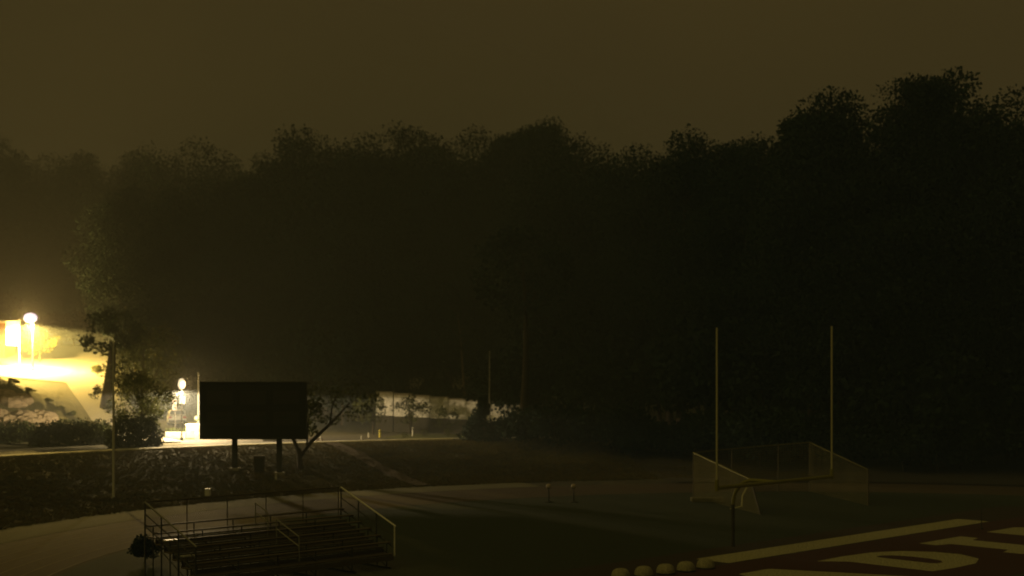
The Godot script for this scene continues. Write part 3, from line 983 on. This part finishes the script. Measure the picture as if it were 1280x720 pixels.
# ---------------------------------------------------------------- objects
func build_scoreboard() -> void:
	var d := 98.0
	var p := spot(317, d)
	var sb := thing("scoreboard", "big dark unlit scoreboard on posts at the foot of the trees", "scoreboard", p)
	var w := 133.0 / FOCAL * d
	var top := at(0, 477, d).y - p.y
	var bot := at(0, 549, d).y - p.y
	var mid := (top + bot) * 0.5
	var hh := top - bot
	var cab := Mb.new()
	cab.box(Vector3(0, mid, 0), Vector3(w, hh, 0.5), Basis.IDENTITY, 0.04)
	obj("cabinet", cab, M.black, sb)
	var rim := Mb.new()
	for s in [-1.0, 1.0]:
		rim.box(Vector3(0, mid + s * (hh * 0.5 - 0.06), 0.28), Vector3(w, 0.12, 0.08))
		rim.box(Vector3(s * (w * 0.5 - 0.06), mid, 0.28), Vector3(0.12, hh - 0.25, 0.08))
	obj("border", rim, mat(0.03, 0.027, 0.02, 0.5, 0.3), sb)
	for i in 3:
		for j in 2:
			var x := (i - 1) * w * 0.31
			var y := mid + (0.22 - 0.36 * j) * hh
			var f := Mb.new()
			f.box(Vector3(x, y, 0.265), Vector3(w * 0.24, hh * 0.24, 0.04))
			var pn := obj("digit_panel", f, M.panel, sb)
			for k in 2:
				var dg := Mb.new()
				var c := Vector3(x + (k - 0.5) * 0.7, y, 0.29)
				for s in [-1.0, 0.0, 1.0]: dg.box(c + Vector3(0, s * 0.3, 0), Vector3(0.3, 0.05, 0.012))
				for s in [-1.0, 1.0]:
					for q in [-1.0, 1.0]: dg.box(c + Vector3(s * 0.19, q * 0.15, 0), Vector3(0.05, 0.24, 0.012))
				obj("unlit_digit", dg, mat(0.035, 0.028, 0.025, 0.4), pn)
	for i in 4:
		var f := Mb.new()
		f.box(Vector3((i - 1.5) * w * 0.2, mid - 0.13 * hh + 0.03, 0.27), Vector3(w * 0.09, 0.16, 0.04))
		obj("caption_panel", f, M.teal, sb)
	for x in [-25.0, 31.0]:
		var leg := Mb.new()
		var lx: float = x / FOCAL * d
		var gy := height(p.x + lx, p.z - 0.45) - p.y
		leg.box(Vector3(lx, (top - 0.3 + gy - 0.3) * 0.5, -0.42), Vector3(0.36, top - 0.3 - gy + 0.3, 0.3), Basis.IDENTITY, 0.03)
		var l := obj("leg", leg, M.dull_metal, sb)
		var pl := Mb.new()
		pl.box(Vector3(lx, gy + 0.06, -0.42), Vector3(0.7, 0.2, 0.66))
		obj("footing", pl, M.concrete, l)
	for x in [-0.28, 0.28]:
		var br := Mb.new()
		br.box(Vector3(0, mid + x * hh * 2.4 * 0.5, -0.27), Vector3(w * 0.94, 0.14, 0.05))
		obj("back_beam", br, M.dull_metal, sb)

func build_goal() -> void:
	var ln := 8.5
	var turn := atan2(-E.z, E.x)
	var g := thing("goal_posts", "yellow football goal posts with two tall pale uprights", "goal posts", GOAL + E * 0.16, turn)
	# local x along the crossbar, local -z away from the field
	var base := Mb.new()
	base.lathe(Vector3(0, 0, -2.4), [Vector2(0.085, 0), Vector2(0.085, 1.9)], 14)
	obj("base_post", base, M.pad, g)
	var neck := Mb.new()
	var pts := []
	var rr := []
	for i in 11:
		var a := PI * 0.5 * i / 10.0
		pts.append(Vector3(0, 1.9 + 1.15 * sin(a), -2.4 + 1.15 * (1.0 - cos(a))))
		rr.append(0.085)
	pts.append(Vector3(0, 3.05, -0.07)); rr.append(0.08)
	neck.path(pts, rr, 12)
	obj("gooseneck", neck, M.yellow, g)
	var cross := Mb.new()
	cross.tube(Vector3(-ln / 2, 3.05, 0), Vector3(ln / 2, 3.05, 0), 0.085, 0.085, 12)
	obj("crossbar", cross, M.yellow, g)
	for s in [-1.0, 1.0]:
		var u := Mb.new()
		u.tube(Vector3(s * ln / 2, 3.0, 0), Vector3(s * ln / 2, 9.75 if s < 0 else 9.95, 0), 0.045, 0.042, 12)
		var up := obj("upright", u, M.upright, g)
		var cl := Mb.new()
		cl.tube(Vector3(s * ln / 2, 2.93, 0), Vector3(s * ln / 2, 3.4, 0), 0.085, 0.085, 12)
		obj("sleeve", cl, M.yellow, up)

func build_cage() -> void:
	var foot := [spot(867, 88), spot(915, 91), spot(973, 92), spot(1012, 92), spot(1085, 83)]
	var tops := [566.0, 561.0, 556.0, 553.0, 587.0]
	var front := spot(951, 78)
	var deps := [88.0, 91.0, 92.0, 92.0, 83.0]
	var c := thing("throwing_cage", "low throwing cage of brownish netting on poles behind the goal", "net cage", foot[0])
	var o: Vector3 = foot[0]
	var tp := []
	for i in 5: tp.append(at([867, 915, 973, 1012, 1085][i], tops[i], deps[i]) - o)
	var ft := at(939, 600, 80) - o
	var fb := front - o
	for i in 5:
		var p := Mb.new()
		p.tube(foot[i] - o, tp[i], 0.05, 0.04, 8)
		obj("pole", p, M.post_brown, c)
	var fp := Mb.new()
	fp.tube(fb, ft, 0.05, 0.05, 8)
	obj("pole", fp, M.dull_metal, c)
	var rail := Mb.new()
	rail.tube(tp[0], ft, 0.055, 0.055, 8)
	obj("sloping_rail", rail, M.yellow, c)
	var frl := Mb.new()
	frl.path([ft, ft.lerp(fb, 0.45) + Vector3(-0.75, 0, 0.2), ft.lerp(fb, 0.75) + Vector3(-0.95, 0, 0.3), fb + Vector3(-1.6, 0.3, -0.4)], [0.06, 0.05, 0.05, 0.04], 8)
	obj("brace", frl, M.upright, c)
	for i in 4:
		var t := Mb.new()
		t.tube(tp[i], tp[i + 1], 0.035, 0.035, 6)
		obj("top_rail", t, M.net, c)
		var nt := Mb.new()
		net(nt, foot[i] - o + Vector3(0, 0.05, 0), foot[i + 1] - o + Vector3(0, 0.05, 0), tp[i + 1], tp[i], 0.15, 0.022)
		obj("netting", nt, M.net, c).set_meta("kind", "stuff")
	var nt2 := Mb.new()
	net(nt2, foot[0] - o + Vector3(0, 0.05, 0), fb + Vector3(0, 0.05, 0), ft, tp[0], 0.13, 0.026)
	obj("netting", nt2, M.net, c).set_meta("kind", "stuff")
	var mt := Mb.new()
	mt.box(Vector3(0, 0.12, 0), Vector3(1.9, 0.24, 0.9))
	tag(obj("landing_mat", mt, M.gravel, null, spot(884, 85.5)), "flat pale mat on the grass at the left foot of the net cage", "mat")

func build_bleacher() -> void:
	var turn := atan2(-E.z, E.x)
	var org := Vector3(-11.31, 0, -51.68)
	var b := thing("bleacher", "dark metal bleacher with sloping guard rails in the lower left", "bleacher", org, turn)
	var ln := 9.1
	var rows := 6
	var run := 0.61
	var rise := 0.226
	for k in rows:
		var z := -k * run
		var y := 0.62 + k * rise
		var fp := Mb.new()
		fp.box(Vector3(ln / 2, y - 0.025, z - 0.24), Vector3(ln - 0.1, 0.05, 0.58))
		obj("foot_plank", fp, M.alu, b)
		var rb := Mb.new()
		rb.box(Vector3(ln / 2, y - 0.17, z + 0.06), Vector3(ln - 0.12, 0.2, 0.03))
		obj("riser_board", rb, M.alu, b)
		var sp := Mb.new()
		sp.box(Vector3(ln / 2, y + 0.41, z - 0.36), Vector3(ln - 0.16, 0.045, 0.26))
		var s := obj("seat_plank", sp, M.alu, b)
		for e in [0.03, ln - 0.03]:
			var cap := Mb.new()
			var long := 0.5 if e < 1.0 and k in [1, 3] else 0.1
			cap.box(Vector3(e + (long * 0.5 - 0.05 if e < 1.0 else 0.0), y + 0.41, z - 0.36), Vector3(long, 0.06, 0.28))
			obj("end_cap", cap, M.glint_alu if long > 0.2 else M.alu, s)  # the two long pale caps imitate lamp glints on plank ends
	for i in 6:
		var x := 0.15 + (ln - 0.3) * i / 5.0
		var fr := Mb.new()
		fr.tube(Vector3(x, 0.04, 0), Vector3(x, 0.04, -3.7), 0.03, 0.03, 6)
		fr.tube(Vector3(x, 0.55, 0), Vector3(x, 0.55 + 5 * rise, -5 * run), 0.03, 0.03, 6)
		for k in rows:
			fr.tube(Vector3(x, 0.02, -k * run - 0.25), Vector3(x, 1.0 + k * rise, -k * run - 0.25), 0.025, 0.025, 6)
		fr.tube(Vector3(x, 0.05, -0.2), Vector3(x, 1.5, -3.2), 0.02, 0.02, 6)
		obj("support_frame", fr, M.dull_metal, b)
	# side guards: a sloping top rail, a low rail, posts and chain wire
	var t0 := 1.73
	var t1 := 3.05
	for side in [0, 1]:
		var x := -0.05 if side == 0 else ln + 0.05
		var gm: Material = M.galv if side == 1 else M.alu_rail  # right rail coloured paler to imitate a lamp glint
		var top := Mb.new()
		top.path([Vector3(x, t0 - 0.04, 0.06), Vector3(x, t0, 0), Vector3(x, t1, -3.54), Vector3(x, t1 - 0.05, -3.6)], [0.032, 0.034, 0.034, 0.032], 8)
		obj("top_rail", top, gm, b)
		for q in [0.42, 0.85]:
			var low := Mb.new()
			low.tube(Vector3(x, t0 - q * 1.07, 0), Vector3(x, t1 - q * 1.07, -3.54), 0.024, 0.024, 8)
			obj("lower_rail", low, M.dull_metal, b)
		for i in 4:
			var z := -3.54 * i / 3.0
			var ps := Mb.new()
			ps.tube(Vector3(x, 0.05 if side == 0 else 0.5, z), Vector3(x, lerpf(t0, t1, i / 3.0), z), 0.03, 0.03, 8)
			obj("guard_post", ps, M.galv if i == 0 and side == 1 else M.dull_metal, b)  # front right post shares the rail's painted glint
		var wire := Mb.new()
		var nst := 44
		for i in nst:
			var s0 := float(i) / nst
			for dgn in [-1.0, 1.0]:
				var s1 := clampf(s0 + dgn * 0.28, 0.0, 1.0)
				var part := absf(s1 - s0) / 0.28
				wire.ribbon(Vector3(x, lerpf(t0, t1, s0) - 0.95, -3.54 * s0), Vector3(x, lerpf(t0, t1, s1) - 0.95 + 0.95 * part, -3.54 * s1), 0.007, Vector3.RIGHT)
		obj("chain_wire", wire, M.dull_metal, b).set_meta("kind", "stuff")
	# back guard
	for y in [t1]:
		var r := Mb.new()
		r.tube(Vector3(-0.05, y, -3.6), Vector3(ln + 0.05, y, -3.6), 0.03, 0.03, 8)
		obj("back_rail", r, M.post_brown, b)
	for i in 6:
		var ps := Mb.new()
		var x := ln * i / 5.0
		ps.tube(Vector3(x, 0.05, -3.66), Vector3(x, t1, -3.66), 0.022, 0.022, 8)
		obj("back_post", ps, M.post_brown, b)
	var bw := Mb.new()
	chain(bw, Vector3(0, t1 - 1.0, -3.62), Vector3(ln, t1 - 1.0, -3.62), 1.0, 0.1, 0.008)
	obj("chain_wire", bw, M.dull_metal, b).set_meta("kind", "stuff")
	# handrails up the aisle, in two lengths
	for seg in [[0.25, 1.75], [2.35, 3.2]]:
		var hr := Mb.new()
		var x := 4.65
		for q in [0.92, 0.55]:
			var f := func(z: float) -> Vector3: return Vector3(x, 0.62 + z / run * rise + q, -z)
			hr.tube(f.call(seg[0]), f.call(seg[1]), 0.024, 0.024, 8)
		for z in seg:
			hr.tube(Vector3(x, 0.6 + z / run * rise, -z), Vector3(x, 0.62 + z / run * rise + 0.92, -z), 0.024, 0.024, 8)
		obj("aisle_handrail", hr, M.alu_rail, b)

func build_pads() -> void:
	var where := ["nearest the end of the pale end line", "second from the end of the pale end line", "third in the row left of the end line", "fourth in the row left of the end line", "last in the row by the frame edge"]
	var xs := [882.0, 857.5, 832.0, 804.7, 776.0]
	for k in 5:
		var d: float = [58.0, 57.2, 56.5, 55.9, 55.3][k]
		var p := thing("rounded_pad", "pale rounded pad on the dark turf, " + where[k], "pad", spot(xs[k], d), atan2(-E.z, E.x), "row of rounded pads left of the end line")
		var mb := Mb.new()
		var prof := []
		for i in 9:
			var a := PI * 0.5 * i / 8.0
			prof.append(Vector2(0.37 * pow(cos(a), 0.55), 0.06 + 0.34 * sin(a)))
		mb.lathe(Vector3.ZERO, [Vector2(0.36, 0.0)] + prof, 20)
		obj("cover", mb, M.dull_paint, p)
		var rim := Mb.new()
		rim.lathe(Vector3.ZERO, [Vector2(0.375, 0.0), Vector2(0.385, 0.05), Vector2(0.37, 0.07)], 20)
		obj("dark_rim", rim, M.rubber, p)

func build_poles() -> void:
	for d in [
		[142.0, 85.0, 430.0, 0.075, "tall thin pole standing at the foot of the bank at left", "galv"],
		[248.0, 126.5, 467.0, 0.085, "thin pale pole at the left edge of the scoreboard", "galv"],
		[612.0, 125.5, 440.0, 0.07, "thin faint pole in front of the pale wall behind the conical evergreen", "alu_rail"],
		[1227.0, 71.5, 628.0, 0.03, "short thin pole standing on the right end of the end line", "dull_metal"],
	]:
		var p := spot(d[0], d[1])
		var h: float = at(d[0], d[2], d[1]).y - p.y
		var t := thing("thin_pole", d[4], "pole", p)
		var mb := Mb.new()
		mb.lathe(Vector3.ZERO, [Vector2(d[3], 0), Vector2(d[3] * 0.95, h * 0.5), Vector2(d[3] * 0.6, h)], 10)
		obj("shaft", mb, M[d[5]], t)
		var cp := Mb.new()
		cp.ball(Vector3(0, h + d[3] * 0.5, 0), Vector3.ONE * d[3], 6, 10)
		obj("cap", cp, M[d[5]], t)
		var bs := Mb.new()
		bs.lathe(Vector3.ZERO, [Vector2(d[3] * 2.6, 0), Vector2(d[3] * 2.6, 0.06), Vector2(d[3], 0.08)], 12)
		obj("base_collar", bs, M.dull_metal, t)

func make_car(label: String, p: Vector3, turn: float) -> void:
	var c := thing("parked_car", label, "car", p, turn)
	# sections along z (front at -z): z, half width, low, shoulder
	var loft := func(mb: Mb, secs: Array) -> void:
		var ring := func(s: Array) -> Array:
			var w: float = s[1]
			var y0: float = s[2]
			var y1: float = s[3]
			var tw: float = s[4]
			var q := 0.07
			return [Vector3(-w + q, y0, s[0]), Vector3(-w, y0 + q * 1.5, s[0]), Vector3(-w, lerpf(y0, y1, 0.62), s[0]), Vector3(-tw, y1 - q * 0.6, s[0]), Vector3(-tw + q * 1.6, y1, s[0]), Vector3(tw - q * 1.6, y1, s[0]), Vector3(tw, y1 - q * 0.6, s[0]), Vector3(w, lerpf(y0, y1, 0.62), s[0]), Vector3(w, y0 + q * 1.5, s[0]), Vector3(w - q, y0, s[0])]
		for i in secs.size() - 1:
			var a: Array = ring.call(secs[i])
			var b2: Array = ring.call(secs[i + 1])
			var ctr := Vector3(0, 0.7, (secs[i][0] + secs[i + 1][0]) * 0.5)
			for k in 10:
				var m := (k + 1) % 10
				mb.quad(a[k], a[m], b2[m], b2[k], (a[k] + b2[m]) * 0.5 - ctr)
		for e in [0, secs.size() - 1]:
			var r: Array = ring.call(secs[e])
			var mid := Vector3(0, (secs[e][2] + secs[e][3]) * 0.5, secs[e][0])
			for k in 10: mb.flat(mid, r[k], r[(k + 1) % 10], Vector3(0, 0, -1.0 if e == 0 else 1.0))
	var body := Mb.new()
	loft.call(body, [[-2.25, 0.72, 0.38, 0.66, 0.68], [-2.1, 0.84, 0.26, 0.8, 0.78], [-1.3, 0.9, 0.22, 0.93, 0.82], [0.0, 0.91, 0.2, 0.97, 0.84], [1.5, 0.9, 0.22, 1.0, 0.82], [2.1, 0.86, 0.27, 0.98, 0.78], [2.25, 0.78, 0.4, 0.9, 0.7]])
	obj("body", body, M.car_white, c)
	var cab := Mb.new()
	loft.call(cab, [[-0.95, 0.78, 0.9, 0.97, 0.76], [-0.25, 0.8, 0.9, 1.4, 0.62], [0.7, 0.8, 0.9, 1.45, 0.62], [1.25, 0.79, 0.9, 1.36, 0.6], [1.85, 0.74, 0.9, 1.0, 0.72]])
	obj("cabin", cab, M.car_white, c)
	var rw := Mb.new()
	rw.quad(Vector3(-0.6, 1.34, 1.32), Vector3(0.6, 1.34, 1.32), Vector3(0.68, 1.04, 1.83), Vector3(-0.68, 1.04, 1.83), Vector3(0, 0.5, 1))
	obj("rear_window", rw, M.glass, c)
	var fw := Mb.new()
	fw.quad(Vector3(-0.6, 1.38, -0.3), Vector3(0.6, 1.38, -0.3), Vector3(0.72, 1.0, -0.94), Vector3(-0.72, 1.0, -0.94), Vector3(0, 0.5, -1))
	obj("windscreen", fw, M.glass, c)
	for s in [-1.0, 1.0]:
		for zz in [[-0.2, 0.5], [0.58, 1.2]]:
			var sw := Mb.new()
			sw.quad(Vector3(s * 0.82, 1.02, zz[0]), Vector3(s * 0.82, 1.02, zz[1]), Vector3(s * 0.7, 1.33, zz[1]), Vector3(s * 0.7, 1.33, zz[0]), Vector3(s, 0.3, 0))
			obj("side_window", sw, M.glass, c)
		var tl := Mb.new()
		tl.box(Vector3(s * 0.66, 0.76, 2.22), Vector3(0.3, 0.18, 0.14))
		obj("tail_light", tl, M.red_lens, c)
		for z in [-1.4, 1.35]:
			var ty := Mb.new()
			ty.lathe(Vector3(s * 0.8, 0.32, z), [Vector2(0.2, -0.1), Vector2(0.31, -0.1), Vector2(0.33, -0.06), Vector2(0.33, 0.06), Vector2(0.31, 0.1), Vector2(0.2, 0.1)], 18, Basis(Vector3(0, 0, 1), PI / 2))
			var wh := obj("wheel", ty, M.rubber, c)
			var rm := Mb.new()
			rm.lathe(Vector3(s * 0.83, 0.32, z), [Vector2(0.0, -0.06), Vector2(0.2, -0.06), Vector2(0.2, 0.06), Vector2(0.0, 0.06)], 14, Basis(Vector3(0, 0, 1), PI / 2))
			obj("rim", rm, M.chrome, wh)
	var np := Mb.new()
	np.box(Vector3(0, 0.68, 2.26), Vector3(0.5, 0.13, 0.03))
	obj("number_plate", np, M.white, c)
	var bp := Mb.new()
	bp.box(Vector3(0, 0.42, 2.25), Vector3(1.56, 0.16, 0.14), Basis.IDENTITY, 0.04)
	obj("bumper", bp, M.dull_metal, c)

func build_small() -> void:
	# street lamp behind the overhanging tree
	var lb := spot(227, 117.5)
	var sl := thing("globe_lamp", "white globe lamp on a post glimpsed left of the scoreboard", "street lamp", lb)
	var top := at(227, 480, 117.5) - lb
	var ps := Mb.new()
	ps.lathe(Vector3.ZERO, [Vector2(0.13, 0), Vector2(0.13, 0.3), Vector2(0.06, 0.36), Vector2(0.045, top.y - 0.4)], 10)
	obj("post", ps, M.dull_metal, sl)
	var gb := Mb.new()
	gb.ball(top, Vector3(0.3, 0.46, 0.3), 12, 16)
	obj("lamp_globe", gb, glow(Color(1.0, 0.9, 0.72), 1.4), sl)
	lamp(top + Vector3(0.35, -0.1, 0.42), Color(1.0, 0.8, 0.5), 30.0, 0.2, sl)
	downlight(top + Vector3(0, -0.55, 0.0), Color(1.0, 0.88, 0.66), 470.0, 88.0, sl, 0.02)
	# the post of little lit signs
	var gp := spot(219, 121)
	var sp := thing("sign_post", "post hung with small red, white and yellow lit signs left of the scoreboard", "sign", gp)
	var pm := Mb.new()
	pm.tube(Vector3.ZERO, Vector3(0, 5.0, 0), 0.05, 0.04, 8)
	pm.tube(Vector3(0, 3.9, 0), Vector3(0.8, 3.9, 0), 0.03, 0.03, 6)
	obj("post", pm, M.dull_metal, sp)
	for s in [[218, 506, 5, 13, Color(1.0, 0.35, 0.22), 0.55, "red_sign"], [226, 491, 6, 4, Color(1.0, 0.3, 0.25), 0.5, "red_sign"], [219, 493, 6, 4, Color(0.9, 0.95, 0.85), 0.55, "white_sign"], [228, 500, 7, 9, Color(0.85, 0.85, 0.45), 0.55, "yellow_sign"]]:
		var c := at(s[0], s[1], 120.8) - gp
		var f := 120.8 / FOCAL
		var mb := Mb.new()
		mb.box(c, Vector3(s[2] * f, s[3] * f, 0.06))
		obj(s[6], mb, glow(s[4], s[5]), sp)
	make_car("white parked car seen from behind, left of the scoreboard", spot(221, 137), 0.25)
	# cabinet, planter, low wall under the scoreboard
	var cb := spot(242, 120)
	var cn := thing("utility_cabinet", "pale square utility cabinet by the thin pole left of the scoreboard", "cabinet", cb)
	var m1 := Mb.new()
	m1.box(Vector3(0, 0.62, 0), Vector3(1.15, 1.15, 0.7), Basis.IDENTITY, 0.03)
	obj("case", m1, M.cream, cn)
	var m2 := Mb.new()
	m2.box(Vector3(0, 1.23, 0), Vector3(1.25, 0.08, 0.8))
	obj("lid", m2, M.galv, cn)
	for s in [-0.28, 0.28]:
		var m3 := Mb.new()
		m3.box(Vector3(s, 0.6, 0.355), Vector3(0.52, 0.95, 0.02))
		var dr := obj("door", m3, M.cream, cn)
		var m4 := Mb.new()
		m4.box(Vector3(s * 0.3, 0.65, 0.375), Vector3(0.04, 0.14, 0.03))
		obj("handle", m4, M.dull_metal, dr)
	var pln := thing("planter_box", "long pale planter on the pavement left of the utility cabinet", "planter", spot(220, 120.5))
	var q1 := Mb.new()
	q1.box(Vector3(0, 0.3, 0), Vector3(1.7, 0.6, 0.6), Basis.IDENTITY, 0.03)
	obj("trough", q1, M.concrete, pln)
	var q2 := Mb.new()
	for k in 7: clump(q2, Vector3(-0.7 + k * 0.23, 0.72, 0), 0.16, 26, 0.14, 1.2)
	obj("plants", q2, M.hedge_leaf, pln)
	var wl := thing("low_wall", "low pale wall seen under the scoreboard between its posts", "wall", spot(290, 119))
	for k in 5:
		var w := Mb.new()
		w.box(Vector3((k - 2) * 1.22, 0.3, 0.02 * k), Vector3(1.2, 0.6, 0.3))
		obj("wall_block", w, M.concrete, wl)
	var pier := thing("wall_pier", "pale square pier right of the low wall under the scoreboard", "pier", spot(337, 117))
	var pr := Mb.new()
	pr.box(Vector3(0, 0.42, 0), Vector3(1.1, 0.84, 0.5))
	obj("shaft", pr, M.concrete, pier)
	var pc := Mb.new()
	pc.box(Vector3(0, 0.89, 0), Vector3(1.22, 0.1, 0.62))
	obj("capstone", pc, M.concrete, pier)
	# yellow-green globe by the pole
	var yg := spot(246, 121)
	var yl := thing("garden_lamp", "small yellow green globe light at the scoreboard's left edge", "lamp", yg)
	var yt := at(246, 523, 121) - yg
	var yp := Mb.new()
	yp.tube(Vector3.ZERO, yt - Vector3(0, 0.15, 0), 0.04, 0.035, 8)
	obj("post", yp, M.dull_metal, yl)
	var yb := Mb.new()
	yb.ball(yt, Vector3(0.23, 0.22, 0.23), 10, 14)
	obj("lamp_globe", yb, glow(Color(0.85, 0.95, 0.35), 0.6), yl)
	lamp(yt, Color(0.85, 0.95, 0.4), 1.2, 0.15, yl)
	# bollards along the road
	for s in [
		[475.0, 122.0, 537.0, "bright_yellow", "bright yellow bollard, the brightest of the row by the road"],
		[461.0, 122.0, 541.0, "white", "thin pale post just left of the bright yellow bollard"],
		[452.0, 119.0, 549.0, "white", "low dim post second left of the bright yellow bollard"],
		[401.0, 117.0, 548.0, "white", "short white post at the bend of the road right of the scoreboard"],
		[516.0, 124.0, 534.0, "white", "dim thin post right of the bright yellow bollard"],
		[345.0, 96.0, 598.0, "white", "short white marker post on the grass under the scoreboard's right half"],
		[331.0, 99.0, 586.0, "white", "short pale marker post beside the grey cabinet under the scoreboard"],
	]:
		var p := spot(s[0], s[1])
		var h: float = maxf(at(s[0], s[2], s[1]).y - p.y, 0.35)
		var t := thing("marker_post", s[4], "bollard" if s[3] == "bright_yellow" else "post", p)
		var mb := Mb.new()
		var r := 0.09 if s[3] == "bright_yellow" else 0.07
		mb.lathe(Vector3.ZERO, [Vector2(r, -0.1), Vector2(r, h - 0.06), Vector2(r * 0.7, h - 0.015), Vector2(0, h)], 12)
		obj("post", mb, M[s[3]], t)
		var bn := Mb.new()
		bn.lathe(Vector3.ZERO, [Vector2(r + 0.006, h * 0.72), Vector2(r + 0.006, h * 0.82)], 12)
		obj("band", bn, M.dull_metal, t)
	var eb := thing("electrical_cabinet", "grey electrical cabinet on the grass under the scoreboard", "cabinet", spot(324, 98))
	var e1 := Mb.new()
	e1.box(Vector3(0, 0.55, 0), Vector3(0.7, 1.2, 0.4))
	obj("case", e1, M.alu, eb)
	var e2 := Mb.new()
	e2.box(Vector3(0, 0.55, 0.21), Vector3(0.58, 0.95, 0.02))
	obj("door", e2, M.dull_metal, eb)
	var e3 := Mb.new()
	e3.box(Vector3(0, 1.18, 0.02), Vector3(0.78, 0.05, 0.5))
	obj("lid", e3, M.alu, eb)
	var wb := thing("white_box", "small white box on the grass left of the scoreboard posts", "box", spot(260, 88))
	var w1 := Mb.new()
	w1.box(Vector3(0, 0.22, 0), Vector3(0.32, 0.44, 0.32), Basis.IDENTITY, 0.03)
	obj("case", w1, M.white, wb)
	var w2 := Mb.new()
	w2.box(Vector3(0, 0.46, 0), Vector3(0.37, 0.05, 0.37))
	obj("lid", w2, M.galv, wb)
	# two ball-topped markers on the dark turf
	for s in [[686.0, "dim white ball topped marker post, left of the pair on the dark turf"], [717.0, "white ball topped marker post, right of the pair on the dark turf"]]:
		var t := thing("ball_marker", s[1], "marker post", spot(s[0], 85.0))
		var f := Mb.new()
		f.lathe(Vector3.ZERO, [Vector2(0.26, 0), Vector2(0.26, 0.04), Vector2(0.05, 0.08), Vector2(0.03, 0.8)], 12)
		obj("stand", f, M.dull_metal, t)
		var bl := Mb.new()
		bl.ball(Vector3(0, 0.94, 0), Vector3.ONE * 0.16, 10, 14)
		obj("ball", bl, mat(0.42, 0.34, 0.3, 0.6), t)
	# dark round bush by the left end of the bleacher
	var bu := make_tree("round_bush", "broad", 1.15, 0.62, 26, 60, 0.13, 0.04, "dark round bush at the near left corner of the bleacher", "shrub", "bark", "leaf")
	bu.position = spot(181, 59.5)
